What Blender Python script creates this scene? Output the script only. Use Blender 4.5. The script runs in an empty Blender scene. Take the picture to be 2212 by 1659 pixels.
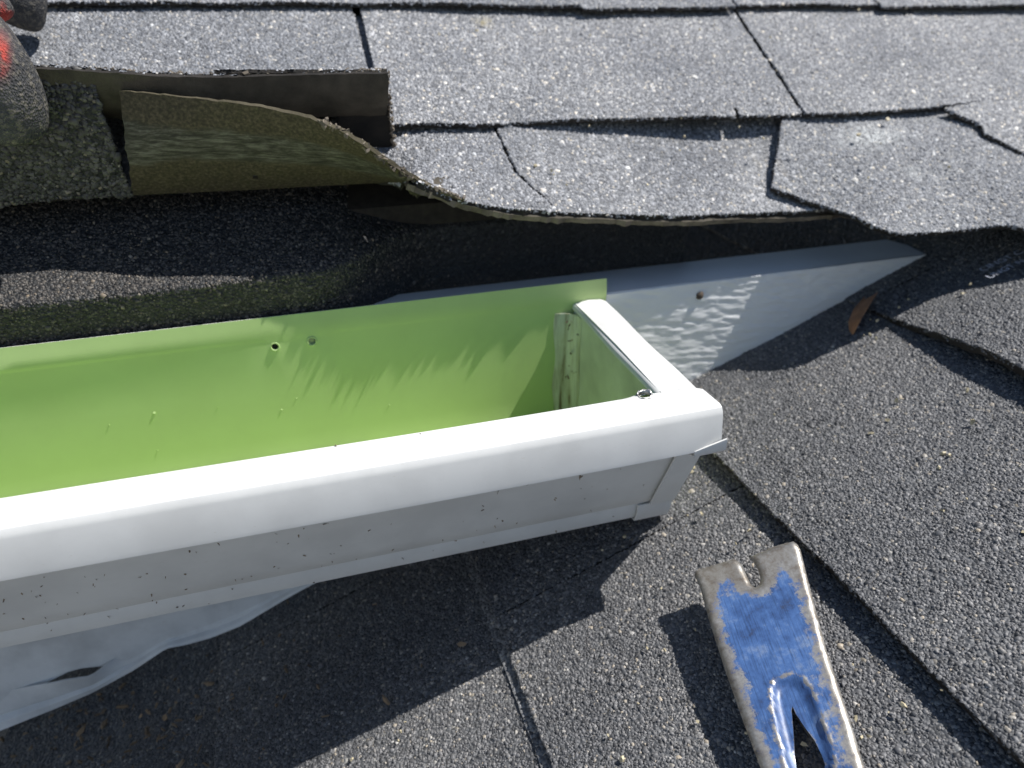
import bpy, bmesh, math, random
import numpy as np
from mathutils import Vector, Matrix
from mathutils.geometry import delaunay_2d_cdt

SC = bpy.context.scene
COL = SC.collection
rng = np.random.default_rng(7)
random.seed(7)

# ------------------------------------------------------------------ camera
# picture coordinates used below: 2212 x 1659
W, H, F = 2212.0, 1659.0, 1599.4
CAM = np.array([-.1573, -.3674, .1438])
ROT = np.array([[.9559, -.2938, -.0069], [-.1428, -.4440, -.8846], [.2568, .8465, -.4663]])
U_, S_, V_ = np.linalg.svd(ROT)
ROT = U_ @ V_
cd = bpy.data.cameras.new('camera')
cam = bpy.data.objects.new('camera', cd)
COL.objects.link(cam)
m = Matrix(((ROT[0][0], -ROT[1][0], -ROT[2][0], CAM[0]),
            (ROT[0][1], -ROT[1][1], -ROT[2][1], CAM[1]),
            (ROT[0][2], -ROT[1][2], -ROT[2][2], CAM[2]),
            (0, 0, 0, 1)))
cam.matrix_world = m
cd.sensor_width = 36.0
cd.lens = 36.0 * F / W
cd.clip_start = .01
cd.clip_end = 500
cd.dof.use_dof = True
cd.dof.focus_distance = .30
cd.dof.aperture_fstop = 10.0
SC.camera = cam

# ------------------------------------------------------------------ light
LDIR = Vector((-.57, .09, -1.0)).normalized()      # the way the sunlight travels
world = bpy.data.worlds.new('World')
SC.world = world
world.use_nodes = True
wn = world.node_tree.nodes
wl = world.node_tree.links
sky = wn.new('ShaderNodeTexSky')
sky.sky_type = 'NISHITA'
sky.sun_disc = False
sky.altitude = 300
sky.air_density = 1.0
sky.dust_density = .4
sky.sun_elevation = math.asin(-LDIR.z)
sky.sun_rotation = math.atan2(-LDIR.x, -LDIR.y)
wl.new(sky.outputs[0], wn['Background'].inputs[0])
wn['Background'].inputs[1].default_value = .068
sd = bpy.data.lights.new('sun', 'SUN')
sd.energy = 4.1
sd.angle = math.radians(.5)
sd.color = (1, .975, .94)
sun = bpy.data.objects.new('sun', sd)
COL.objects.link(sun)
sun.rotation_euler = LDIR.to_track_quat('-Z', 'Y').to_euler()
sun.location = (1, -.2, 3)
SC.view_settings.view_transform = 'Standard'
SC.view_settings.look = 'None'
SC.view_settings.exposure = .5
SC.view_settings.gamma = 1

# ------------------------------------------------------------------ geometry helpers
def ray(px, py):
    return ROT.T @ np.array([(px - W / 2) / F, (py - H / 2) / F, 1.0])
def hit(px, py, n, d):
    v = ray(px, py); n = np.array(n, float)
    return CAM + v * ((d - n @ CAM) / (n @ v))
PU, ZU = .5, .045           # eave roof: z = ZU + PU*y
ML, XL = .4145, .2704       # side roof: z = ML*(x - XL)
ZD = .021                   # eave deck: z = ZD + PU*y
def up(px, py, off=0.): return hit(px, py, (0, -PU, 1), ZU + off)
def lo(px, py, off=0.): return hit(px, py, (-ML, 0, 1), -ML * XL + off)
def at_y(px, py, y): return hit(px, py, (0, 1, 0), y)
def project(P):
    c = (np.asarray(P) - CAM) @ ROT.T
    z = np.maximum(c[..., 2], 1e-4)
    return W / 2 + F * c[..., 0] / z, H / 2 + F * c[..., 1] / z, c[..., 2]

def link(name, me, parent=None, mats=()):
    o = bpy.data.objects.new(name, me)
    COL.objects.link(o)
    for mm in mats: me.materials.append(mm)
    if parent: o.parent = parent
    return o
def empty(name, label, cat, loc=(0, 0, 0)):
    o = bpy.data.objects.new(name, None)
    COL.objects.link(o)
    o.empty_display_size = .02
    o['label'] = label; o['category'] = cat
    return o
def tag(o, label, cat, group=None):
    o['label'] = label; o['category'] = cat
    if group: o['group'] = group
    return o
def raw(name, V, Fc, parent=None, mats=(), smooth=False, fm=None):
    me = bpy.data.meshes.new(name)
    me.from_pydata([tuple(map(float, v)) for v in V], [], [tuple(map(int, f)) for f in Fc])
    if fm is not None: me.polygons.foreach_set('material_index', np.array(fm, np.int32))
    if smooth: me.polygons.foreach_set('use_smooth', np.ones(len(me.polygons), bool))
    me.update()
    return link(name, me, parent, mats)

def inpoly(P, poly):
    P = np.asarray(P); poly = np.asarray(poly)
    x, y = P[:, 0], P[:, 1]
    r = np.zeros(len(P), bool)
    j = len(poly) - 1
    for i in range(len(poly)):
        xi, yi = poly[i]; xj, yj = poly[j]
        if yi != yj:
            c = ((yi > y) != (yj > y)) & (x < (xj - xi) * (y - yi) / (yj - yi) + xi)
            r ^= c
        j = i
    return r
def resample(poly, step, jit=0., closed=True):
    out = []
    n = len(poly)
    for i in range(n if closed else n - 1):
        a = np.array(poly[i]); b = np.array(poly[(i + 1) % n])
        k = max(1, int(np.linalg.norm(b - a) / step))
        d = (b - a) / (np.linalg.norm(b - a) + 1e-12)
        nrm = np.array([-d[1], d[0]])
        for t in range(k):
            p = a + (b - a) * t / k
            if t and jit: p = p + nrm * rng.normal(0, jit)
            out.append(p)
    return np.array(out)
def cdt(outline, holes, inner, lines=()):
    V = []; E = []
    for loop in [outline] + list(holes):
        b = len(V); V += [Vector((float(p[0]), float(p[1]))) for p in loop]
        E += [(b + i, b + (i + 1) % len(loop)) for i in range(len(loop))]
    for ln in lines:
        b = len(V); V += [Vector((float(p[0]), float(p[1]))) for p in ln]
        E += [(b + i, b + i + 1) for i in range(len(ln) - 1)]
    V += [Vector((float(p[0]), float(p[1]))) for p in inner]
    r = delaunay_2d_cdt(V, E, [], 0, 1e-7)
    v = np.array([(a.x, a.y) for a in r[0]])
    T = np.array([list(f) for f in r[2]])
    c = v[T].mean(1)
    keep = inpoly(c, outline)
    for h in holes: keep &= ~inpoly(c, h)
    return v, T[keep]
def solid(name, v2, T, fmap, thick, parent, mats, smooth=True, edge_mat=None, normal=None, labels=None, uneven=0.):
    """front sheet fmap(u,v) -> P, thickened behind by thick (mats: front, back, edge)"""
    P = np.array(fmap(v2))
    # orientation
    n = np.zeros_like(P)
    fn = np.cross(P[T[:, 1]] - P[T[:, 0]], P[T[:, 2]] - P[T[:, 0]])
    ref = np.array(normal, float)
    flip = (fn.sum(0) @ ref) < 0
    T = T[:, ::-1] if flip else T
    fn = np.cross(P[T[:, 1]] - P[T[:, 0]], P[T[:, 2]] - P[T[:, 0]])
    for k in range(3): np.add.at(n, T[:, k], fn)
    n /= (np.linalg.norm(n, axis=1)[:, None] + 1e-15)
    th = thick if np.isscalar(thick) else thick(v2)[:, None]
    if uneven: th = th + rng.normal(0, uneven, (len(P), 1))
    B = P - n * th
    N = len(P)
    cnt = {}
    for t in T:
        for a, b in ((t[0], t[1]), (t[1], t[2]), (t[2], t[0])): cnt[(a, b)] = 1
    bound = [(a, b) for (a, b) in cnt if (b, a) not in cnt]
    V = [P, B]; faces = [list(t) for t in T] + [[t[2] + N, t[1] + N, t[0] + N] for t in T]
    fm = [0] * len(T) + [1] * len(T)
    # edges with own verts so that shading stays crisp
    base = 2 * N
    ev = []
    for a, b in bound:
        k = base + len(ev)
        ev += [P[a], P[b], B[b], B[a]]
        faces.append([k + 1, k, k + 3, k + 2]); fm.append(2 if len(mats) > 2 else 1)
    V = np.vstack([P, B] + ([np.array(ev)] if ev else []))
    o = raw(name, V, faces, parent, mats, smooth, fm)
    return o, P, T, n

# ------------------------------------------------------------------ materials
def mat(name):
    mm = bpy.data.materials.new(name); mm.use_nodes = True
    nt = mm.node_tree
    return mm, nt, nt.nodes['Principled BSDF']
def N(nt, t, **kw):
    n = nt.nodes.new(t)
    for k, v in kw.items():
        if hasattr(n, k): setattr(n, k, v)
        else: n.inputs[k].default_value = v
    return n
def ramp(nt, stops, interp='LINEAR'):
    r = nt.nodes.new('ShaderNodeValToRGB')
    r.color_ramp.interpolation = interp
    while len(r.color_ramp.elements) < len(stops): r.color_ramp.elements.new(.5)
    for e, (p, c) in zip(r.color_ramp.elements, stops):
        e.position = p; e.color = (*c, 1) if len(c) == 3 else c
    return r
def coords(nt, scale=(1, 1, 1)):
    tc = nt.nodes.new('ShaderNodeTexCoord')
    mp = nt.nodes.new('ShaderNodeMapping')
    mp.inputs['Scale'].default_value = scale
    nt.links.new(tc.outputs['Object'], mp.inputs[0])
    return mp.outputs[0]
def noise(nt, co, sc, det=3, rough=.55):
    n = N(nt, 'ShaderNodeTexNoise', Scale=sc, Detail=det, Roughness=rough)
    nt.links.new(co, n.inputs['Vector'])
    return n
def mixc(nt, fac, a, b, mode='MIX'):
    n = nt.nodes.new('ShaderNodeMix'); n.data_type = 'RGBA'; n.blend_type = mode
    for sock, v in ((n.inputs[0], fac), (n.inputs[6], a), (n.inputs[7], b)):
        if hasattr(v, 'is_linked'): nt.links.new(v, sock)
        elif isinstance(v, (int, float)): sock.default_value = v
        else: sock.default_value = (*v, 1)
    return n.outputs[2]
def bump(nt, h, strength, dist, bsdf, prev=None):
    b = N(nt, 'ShaderNodeBump', Strength=strength, Distance=dist)
    nt.links.new(h, b.inputs['Height'])
    if prev: nt.links.new(prev, b.inputs['Normal'])
    nt.links.new(b.outputs[0], bsdf.inputs['Normal'])
    return b.outputs[0]

GRAN = [(0, (.05, .051, .054)), (.25, (.078, .08, .084)), (.6, (.112, .115, .121)), (.85, (.150, .152, .157)), (.955, (.20, .20, .20)), (.98, (.30, .265, .21)), (1, (.34, .34, .33))]
def shingle_mat(name, gain=1., tint=(1, 1, 1)):
    mm, nt, b = mat(name)
    co = coords(nt)
    v = N(nt, 'ShaderNodeTexVoronoi', Scale=620.); nt.links.new(co, v.inputs['Vector'])
    sep = nt.nodes.new('ShaderNodeSeparateColor'); nt.links.new(v.outputs['Color'], sep.inputs[0])
    r = ramp(nt, [(p, tuple(gain * t * x * .8 for x, t in zip(c, tint))) for p, c in GRAN]); nt.links.new(sep.outputs[0], r.inputs[0])
    big = noise(nt, co, 14., 4); rb = ramp(nt, [(.3, (.75, .75, .76)), (.7, (1.15, 1.14, 1.12))]); nt.links.new(big.outputs[0], rb.inputs[0])
    nt.links.new(mixc(nt, 1., r.outputs[0], rb.outputs[0], 'MULTIPLY'), b.inputs['Base Color'])
    b.inputs['Roughness'].default_value = .6
    inv = N(nt, 'ShaderNodeMath', operation='MULTIPLY'); inv.inputs[1].default_value = -1.; nt.links.new(v.outputs['Distance'], inv.inputs[0])
    bump(nt, inv.outputs[0], .9, .0011, b)
    return mm
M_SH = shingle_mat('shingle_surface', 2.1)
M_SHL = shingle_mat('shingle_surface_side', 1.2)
M_SHD = shingle_mat('membrane_surface', .5, (1.05, 1., .92))
M_SHK = shingle_mat('membrane_shade_tone', .28, (1.0, 1., 1.))  # darker copy: shade under the shingles put into the base colour
def stains(nt, b, co):
    """pale scuffs and tan smears that sit on the shingles"""
    src = b.inputs['Base Color'].links[0].from_socket
    for (px, py), rad, sq, colr, amt in (((1880, 288), .030, (.8, 1.6, 1), (.60, .61, .60), .95), ((1975, 370), .012, (1, 1, 1), (.48, .49, .48), .6), ((1655, 320), .016, (2.2, .7, 1), (.42, .36, .24), .8), ((1700, 350), .012, (2.4, .8, 1), (.40, .34, .26), .6), ((1045, 52), .013, (1.2, .8, 1), (.42, .37, .25), .6)):
        c = up(px, py)
        sub = N(nt, 'ShaderNodeVectorMath', operation='SUBTRACT'); sub.inputs[1].default_value = tuple(c); nt.links.new(co, sub.inputs[0])
        mul = N(nt, 'ShaderNodeVectorMath', operation='MULTIPLY'); mul.inputs[1].default_value = sq; nt.links.new(sub.outputs[0], mul.inputs[0])
        ln = N(nt, 'ShaderNodeVectorMath', operation='LENGTH'); nt.links.new(mul.outputs[0], ln.inputs[0])
        nz = noise(nt, co, 150., 5, .7)
        ma = N(nt, 'ShaderNodeMath', operation='MULTIPLY_ADD'); ma.inputs[1].default_value = 1.5 * rad; nt.links.new(nz.outputs[0], ma.inputs[0]); nt.links.new(ln.outputs['Value'], ma.inputs[2])
        mr = N(nt, 'ShaderNodeMapRange'); mr.inputs['From Min'].default_value = rad * 1.55; mr.inputs['From Max'].default_value = rad * .9; mr.inputs['To Min'].default_value = 0.; mr.inputs['To Max'].default_value = amt
        nt.links.new(ma.outputs[0], mr.inputs['Value'])
        src = mixc(nt, mr.outputs[0], src, colr)
    nt.links.new(src, b.inputs['Base Color'])
def granule_mat(name, gain=1., tint=(1, 1, 1)):
    mm, nt, b = mat(name)
    at = N(nt, 'ShaderNodeAttribute', attribute_name='g')
    r = ramp(nt, [(p, tuple(gain * t * x for x, t in zip(c, tint))) for p, c in GRAN]); nt.links.new(at.outputs['Fac'], r.inputs[0])
    co = coords(nt)
    big = noise(nt, co, 16., 4); rb = ramp(nt, [(.3, (.72, .73, .75)), (.7, (1.2, 1.18, 1.15))]); nt.links.new(big.outputs[0], rb.inputs[0])
    oi = nt.nodes.new('ShaderNodeObjectInfo'); ro = ramp(nt, [(0, (.82, .83, .85)), (1, (1.16, 1.14, 1.12))]); nt.links.new(oi.outputs['Random'], ro.inputs[0])
    nt.links.new(mixc(nt, 1., mixc(nt, 1., r.outputs[0], rb.outputs[0], 'MULTIPLY'), ro.outputs[0], 'MULTIPLY'), b.inputs['Base Color'])
    b.inputs['Roughness'].default_value = .5
    b.inputs['Specular IOR Level'].default_value = .4
    if name == 'mineral_granules': stains(nt, b, co)
    return mm
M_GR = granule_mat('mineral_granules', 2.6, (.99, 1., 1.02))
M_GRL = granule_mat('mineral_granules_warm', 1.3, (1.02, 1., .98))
M_GRM = granule_mat('membrane_grit', .66, (1.12, 1., .86))  # grit darkened to deepen the shade under the eave
M_GRP = granule_mat('shaded_granules', .68, (1.05, 1., .92))  # granule colour darkened to carry the shade of the upturned piece

def felt_mat(name, a, bcol, sc=(1, 1, 1), spec=.2):
    mm, nt, b = mat(name)
    co = coords(nt, sc)
    n1 = noise(nt, co, 60., 6, .65); n2 = noise(nt, coords(nt), 900., 2)
    r = ramp(nt, [(.3, a), (.7, bcol)]); nt.links.new(n1.outputs[0], r.inputs[0])
    nt.links.new(r.outputs[0], b.inputs['Base Color'])
    b.inputs['Roughness'].default_value = .8
    b.inputs['Specular IOR Level'].default_value = spec
    bump(nt, n2.outputs[0], .6, .0006, b)
    return mm
M_EDGE = felt_mat('asphalt_cut_edge', (.015, .0145, .014), (.05, .044, .038))
M_BACK = felt_mat('asphalt_back', (.04, .036, .028), (.11, .096, .074))
M_FEDGE = felt_mat('flap_edge', (.05, .043, .026), (.11, .095, .062))
M_TAR = felt_mat('tarred_ply', (.012, .012, .013), (.035, .031, .026))
M_PALE = felt_mat('pale_fibre', (.06, .05, .04), (.26, .22, .17))

def flap_mat():
    mm, nt, b = mat('weathered_underside')
    co = coords(nt, (7, 70, 70))
    n1 = noise(nt, co, 9., 8, .75)
    n2 = noise(nt, coords(nt), 22., 3)
    n3 = noise(nt, coords(nt), 700., 2)
    r1 = ramp(nt, [(.35, (.038, .029, .016)), (.55, (.07, .055, .032)), (.7, (.12, .095, .058))]); nt.links.new(n3.outputs[0], r1.inputs[0])
    r2 = ramp(nt, [(.40, (.026, .023, .016)), (.5, (.066, .061, .046)), (.62, (.17, .16, .13))]); nt.links.new(n1.outputs[0], r2.inputs[0])
    # a band of stuck sealant fibres across the middle of the flap
    geo = nt.nodes.new('ShaderNodeAttribute'); geo.attribute_name = 'band'
    add = N(nt, 'ShaderNodeMath', operation='ADD'); nt.links.new(geo.outputs['Fac'], add.inputs[0])
    sc = N(nt, 'ShaderNodeMath', operation='MULTIPLY_ADD'); sc.inputs[1].default_value = .8; sc.inputs[2].default_value = -.4
    nt.links.new(n2.outputs[0], sc.inputs[0]); nt.links.new(sc.outputs[0], add.inputs[1])
    rm = ramp(nt, [(.45, (0, 0, 0)), (.6, (1, 1, 1))]); nt.links.new(add.outputs[0], rm.inputs[0])
    nt.links.new(mixc(nt, rm.outputs[0], r1.outputs[0], r2.outputs[0]), b.inputs['Base Color'])
    b.inputs['Roughness'].default_value = .75
    p = bump(nt, n1.outputs[0], .5, .001, b)
    bump(nt, n3.outputs[0], .4, .0005, b, p)
    return mm
M_FLAP = flap_mat()

def paint_mat(name, col, rough=.38, dirt=.25, dscale=30., bm=.03):
    mm, nt, b = mat(name)
    co = coords(nt)
    n1 = noise(nt, co, dscale, 6, .6); n2 = noise(nt, coords(nt, (1, 4, 4)), 260., 4)
    r = ramp(nt, [(.35, tuple(c * (1 - dirt * .35) for c in col)), (.6, col)]); nt.links.new(n1.outputs[0], r.inputs[0])
    sp = ramp(nt, [(.68, (1, 1, 1)), (.75, (.72, .66, .56))]); nt.links.new(n2.outputs[0], sp.inputs[0])
    f = N(nt, 'ShaderNodeMath', operation='MULTIPLY'); f.inputs[0].default_value = dirt; f.inputs[1].default_value = 1
    nt.links.new(mixc(nt, dirt, r.outputs[0], mixc(nt, 1., r.outputs[0], sp.outputs[0], 'MULTIPLY')), b.inputs['Base Color'])
    rr = ramp(nt, [(.3, (rough * .8,) * 3), (.7, (rough * 1.25,) * 3)]); nt.links.new(n1.outputs[0], rr.inputs[0])
    nt.links.new(rr.outputs[0], b.inputs['Roughness'])
    n3 = noise(nt, coords(nt, (1, 3, 3)), 25., 2)
    if bm: bump(nt, n3.outputs[0], bm, .004, b)
    return mm
M_WHITE = paint_mat('white_enamel', (.75, .745, .715), .45, .3, 30., 0)
M_CAPIN = paint_mat('cap_inside', (.66, .70, .58), .45, .9, 22.)  # white cap; green light reflected from the trough is tinted into the colour
M_GREEN = paint_mat('green_backer', (.49, .64, .26), .5, .15, 30., 0)
M_TRIM = paint_mat('trim_enamel', (.78, .79, .79), .4, .7, 30., .06)
def wood_mat():
    mm, nt, b = mat('painted_board')
    n1 = noise(nt, coords(nt, (1, 1, 5)), 60., 5, .65)
    n2 = noise(nt, coords(nt, (1, 1, 2)), 9., 4)
    r = ramp(nt, [(.3, (.78, .78, .78)), (.6, (.86, .86, .84))]); nt.links.new(n2.outputs[0], r.inputs[0])
    s = ramp(nt, [(.70, (0, 0, 0)), (.76, (1, 1, 1))]); nt.links.new(n1.outputs[0], s.inputs[0])
    nt.links.new(mixc(nt, s.outputs[0], r.outputs[0], (.45, .42, .37)), b.inputs['Base Color'])
    b.inputs['Roughness'].default_value = .55
    bump(nt, n1.outputs[0], .25, .001, b)
    return mm
M_WOOD = wood_mat()
def plain(name, col, rough=.6, metal=0., sc=200., var=.4, bmp=.3, bd=.0006):
    mm, nt, b = mat(name)
    n = noise(nt, coords(nt), sc, 4)
    r = ramp(nt, [(.3, tuple(c * (1 - var) for c in col)), (.7, tuple(min(1, c * (1 + var)) for c in col))]); nt.links.new(n.outputs[0], r.inputs[0])
    nt.links.new(r.outputs[0], b.inputs['Base Color'])
    b.inputs['Roughness'].default_value = rough; b.inputs['Metallic'].default_value = metal
    bump(nt, n.outputs[0], bmp, bd, b)
    return mm
M_DECK = plain('old_decking', (.03, .024, .018), .85)
M_STEEL = plain('bare_steel', (.42, .41, .39), .4, 1.)
M_HOLE = plain('hole_dark', (.012, .012, .012), .8)
M_RUST = plain('rust_spot', (.10, .075, .055), .8)
M_DEBRIS = plain('dry_debris', (.20, .14, .085), .8, 0, 40., .7)
M_PALEGRIT = plain('pale_grit', (.50, .43, .28), .6, 0, 300., .4)
M_LEAF = plain('dry_leaf', (.30, .15, .075), .7, 0, 150., .35)
M_LEAF2 = plain('leaf_face', (.42, .31, .22), .7, 0, 150., .3)
def seal_mat():
    mm, nt, b = mat('old_sealant')
    n1 = noise(nt, coords(nt, (300, 300, 26)), 1., 5, .65); n2 = noise(nt, coords(nt), 60., 4)
    r1 = ramp(nt, [(.34, (.16, .12, .07)), (.43, (.44, .44, .32)), (.6, (.66, .69, .56))]); nt.links.new(n1.outputs[0], r1.inputs[0])
    nt.links.new(r1.outputs[0], b.inputs['Base Color']); b.inputs['Roughness'].default_value = .5
    bump(nt, n2.outputs[0], .3, .002, b)
    return mm
M_SEAL = seal_mat()
M_GRIME = plain('corner_grime', (.24, .18, .12), .75, 0, 200., .5)
M_PRINT = plain('faded_print', (.42, .44, .50), .6, 0, 400., .6)
M_STAIN = plain('lip_stain', (.62, .58, .50), .6, 0, 200., .2)
M_BOUNCE_GROUND = plain('bounce_ground', (.42, .40, .37), .9, 0, 3., .25)  # unseen ground, made pale to bounce light up under the gutter

# ------------------------------------------------------------------ granules
def granules(name, P, T, n, density, parent, m_, size=.00070, margin=170, seed=0, thick=.0, fade=None):
    g = np.random.default_rng(seed + 11)
    a = P[T[:, 0]]; b = P[T[:, 1]]; c = P[T[:, 2]]
    fn = np.cross(b - a, c - a); ar = np.linalg.norm(fn, axis=1) / 2
    k = int(ar.sum() * density)
    if k < 4: return None
    ti = g.choice(len(T), k, p=ar / ar.sum())
    r1 = np.sqrt(g.random(k))[:, None]; r2 = g.random(k)[:, None]
    Q = a[ti] * (1 - r1) + b[ti] * r1 * (1 - r2) + c[ti] * r1 * r2
    nn = n[T[ti]].mean(1); nn /= np.linalg.norm(nn, axis=1)[:, None]
    if thick:
        es = {}
        for t in T:
            for e in ((t[0], t[1]), (t[1], t[2]), (t[2], t[0])): es[(int(e[0]), int(e[1]))] = 1
        be = np.array([e for e in es if (e[1], e[0]) not in es])
        A, B = P[be[:, 0]], P[be[:, 1]]; le = np.linalg.norm(B - A, axis=1)
        kk = int(le.sum() / .0008)
        bi = g.choice(len(be), kk, p=le / le.sum()); w = g.random(kk)[:, None]
        inw = np.cross(n[be[bi, 0]], B[bi] - A[bi]); inw /= np.linalg.norm(inw, axis=1)[:, None] + 1e-12
        E_ = A[bi] * (1 - w) + B[bi] * w - n[be[bi, 0]] * (thick * .6 * g.random(kk)[:, None] ** 2) + inw * g.normal(.0003, .00022, (kk, 1))
        Q = np.vstack([Q, E_]); nn = np.vstack([nn, n[be[bi, 0]] - inw * g.uniform(0, 1.5, (kk, 1))])
        nn /= np.linalg.norm(nn, axis=1)[:, None]
    x, y, z = project(Q)
    keep = (x > -margin) & (x < W + margin) & (y > -margin) & (y < H + margin) & (z > .05)
    if fade: keep &= g.random(len(Q)) < np.clip((fade[0] - Q[:, 0]) / (fade[0] - fade[1]), 0, 1)
    Q = Q[keep]; nn = nn[keep]; k = len(Q)
    if k < 4: return None
    # local frame, tilted
    nn = nn + g.normal(0, .17, (k, 3)); nn /= np.linalg.norm(nn, axis=1)[:, None]
    t = g.normal(0, 1, (k, 3)); t -= nn * (t * nn).sum(1)[:, None]; t /= np.linalg.norm(t, axis=1)[:, None]
    s = np.cross(nn, t)
    sz = size * np.exp(g.normal(0, .28, (k, 1)))
    asp = g.uniform(.6, 1., (k, 1)); hh = sz * g.uniform(.3, .7, (k, 1))
    V = np.zeros((k, 8, 3))
    for i, (cx, cy) in enumerate(((1, 1), (-1, 1), (-1, -1), (1, -1))):
        ja = g.uniform(.6, 1.15, (k, 1)); jb = g.uniform(.6, 1.15, (k, 1))
        V[:, i] = Q + t * cx * sz * ja + s * cy * sz * asp * jb - nn * .0003
        sh = g.uniform(.25, .8, (k, 1))
        V[:, 4 + i] = Q + t * cx * sz * ja * sh + s * cy * sz * asp * jb * sh + nn * hh * g.uniform(.75, 1.2, (k, 1))
    quads = np.array([[4, 5, 6, 7], [0, 1, 5, 4], [1, 2, 6, 5], [2, 3, 7, 6], [3, 0, 4, 7]])
    Fq = (quads[None] + (np.arange(k) * 8)[:, None, None]).reshape(-1)
    me = bpy.data.meshes.new(name)
    me.vertices.add(8 * k); me.vertices.foreach_set('co', V.reshape(-1))
    nf = 5 * k
    me.loops.add(4 * nf); me.loops.foreach_set('vertex_index', Fq.astype(np.int32))
    me.polygons.add(nf); me.polygons.foreach_set('loop_start', np.arange(0, 4 * nf, 4, dtype=np.int32))
    at = me.attributes.new('g', 'FLOAT', 'POINT')
    at.data.foreach_set('value', np.repeat(g.random(k), 8).astype(np.float32))
    me.update(calc_edges=True)
    o = link(name, me, parent, (m_,))
    o['kind'] = 'stuff'
    return o

DENS = 720000
def idw(Q, ctrl, res):
    d = ((Q[:, None, :] - ctrl[None]) ** 2).sum(2) + 1e-8
    w = d ** -1.6
    return (w * res[None]).sum(1) / w.sum(1)

def sheet_on(name, outline, base, parent, gmat=M_GR, thick=.0028, step=.004, jit=.0002, grid=.02, dens=DENS, mats=None, normal=(0, 0, 1), seed=0, holes=()):
    """outline: 3D points; interior height = base plane + smooth interpolation of the outline's own departures from it"""
    O = np.array(outline, float)
    dep = O[:, 2] - base(O[:, 0], O[:, 1])
    # control points along the edges
    ctrl = []; cr = []
    for i in range(len(O)):
        a, b = O[i], O[(i + 1) % len(O)]; k = max(1, int(np.linalg.norm((b - a)[:2]) / .012))
        for t in range(k):
            ctrl.append((a + (b - a) * t / k)[:2]); cr.append(dep[i] + (dep[(i + 1) % len(O)] - dep[i]) * t / k)
    ctrl = np.array(ctrl); cr = np.array(cr)
    loop = resample(O[:, :2], step, jit)
    mn, mx = O[:, :2].min(0), O[:, :2].max(0)
    gx, gy = np.meshgrid(np.arange(mn[0], mx[0], grid), np.arange(mn[1], mx[1], grid))
    G = np.stack([gx.ravel(), gy.ravel()], 1) + rng.uniform(-.2, .2, (gx.size, 2)) * grid
    if len(G): G = G[inpoly(G, loop)]
    # keep clear of the outline
    if len(G): G = G[(np.min(((G[:, None] - loop[None]) ** 2).sum(2), 1) > (grid * .3) ** 2)]
    v, T = cdt(loop, holes, G)
    ph = rng.uniform(0, 6, 4)
    def fmap(q):
        z = base(q[:, 0], q[:, 1]) + idw(q, ctrl, cr)
        z = z + .0005 * np.sin(q[:, 0] * 70 + ph[0]) * np.sin(q[:, 1] * 55 + ph[1])
        return np.stack([q[:, 0], q[:, 1], z], 1)
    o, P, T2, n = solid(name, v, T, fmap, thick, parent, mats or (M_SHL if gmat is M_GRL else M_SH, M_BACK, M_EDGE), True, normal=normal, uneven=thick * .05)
    if gmat and dens: granules('granules', P, T2, n, dens, o, gmat, seed=seed, thick=thick)
    return o

bU = lambda x, y: ZU + PU * y
bL = lambda x, y: ML * (x - XL)

# ================================================================== GROUND AND SIDE ROOF
s = 60
tag_ground = raw('ground', [(-s, -s, -3.2), (s, -s, -3.2), (s, s, -3.2), (-s, s, -3.2)], [(0, 1, 2, 3)], None, (M_BOUNCE_GROUND,))
tag_ground['kind'] = 'structure'

side = empty('side_roof', 'grey asphalt shingle slope running under the gutter with a blue pry bar lying on it', 'roof')
# deck boards under everything
def slab(name, x0, x1, y0, y1, f, t, parent, m_):
    V = [(x0, y0, f(x0, y0)), (x1, y0, f(x1, y0)), (x1, y1, f(x1, y1)), (x0, y1, f(x0, y1))]
    V += [(a, b, c - t) for a, b, c in V]
    return raw(name, V, [(0, 1, 2, 3), (7, 6, 5, 4), (0, 4, 5, 1), (1, 5, 6, 2), (2, 6, 7, 3), (3, 7, 4, 0)], parent, (m_,))
slab('deck', -1.6, 1.3, -.7, .9, lambda x, y: bL(x, y) - .0075, .018, side, M_DECK)

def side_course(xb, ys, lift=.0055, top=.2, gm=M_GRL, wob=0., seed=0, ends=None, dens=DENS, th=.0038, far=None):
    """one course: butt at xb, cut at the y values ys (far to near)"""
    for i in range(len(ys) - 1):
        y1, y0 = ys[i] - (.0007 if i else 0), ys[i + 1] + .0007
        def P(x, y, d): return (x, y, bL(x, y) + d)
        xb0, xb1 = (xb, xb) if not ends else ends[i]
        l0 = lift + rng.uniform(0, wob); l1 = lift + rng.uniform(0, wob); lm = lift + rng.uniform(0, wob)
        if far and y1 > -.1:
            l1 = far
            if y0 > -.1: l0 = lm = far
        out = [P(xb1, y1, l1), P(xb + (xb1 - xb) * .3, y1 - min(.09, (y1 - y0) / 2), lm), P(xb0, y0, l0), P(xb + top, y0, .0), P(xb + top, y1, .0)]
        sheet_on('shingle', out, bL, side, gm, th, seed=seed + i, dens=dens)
side_course(-.505, [.9, .55, .22, -.05, -.3, -.7], dens=0)
side_course(-.37, [.9, .6, .3, .06, -.21, -.7], dens=DENS, seed=20)
side_course(-.233, [.9, .5, .19, -.02, -.30, -.7], seed=30)
side_course(-.0845, [.9, .5, .17, -.0945, -.36, -.7], seed=40, lift=.0056)
side_course(.0495, [.9, .55, .21, .015, -.40, -.7], seed=50, wob=.002, lift=.0092, th=.0045, far=.0045)
side_course(.182, [.9, .45, .16, -.012, -.37, -.7], seed=60, wob=.002, lift=.012, th=.005, far=.0035)
side_course(.318, [.9, .5, .1, -.2, -.5, -.7], dens=DENS, seed=70)
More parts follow.
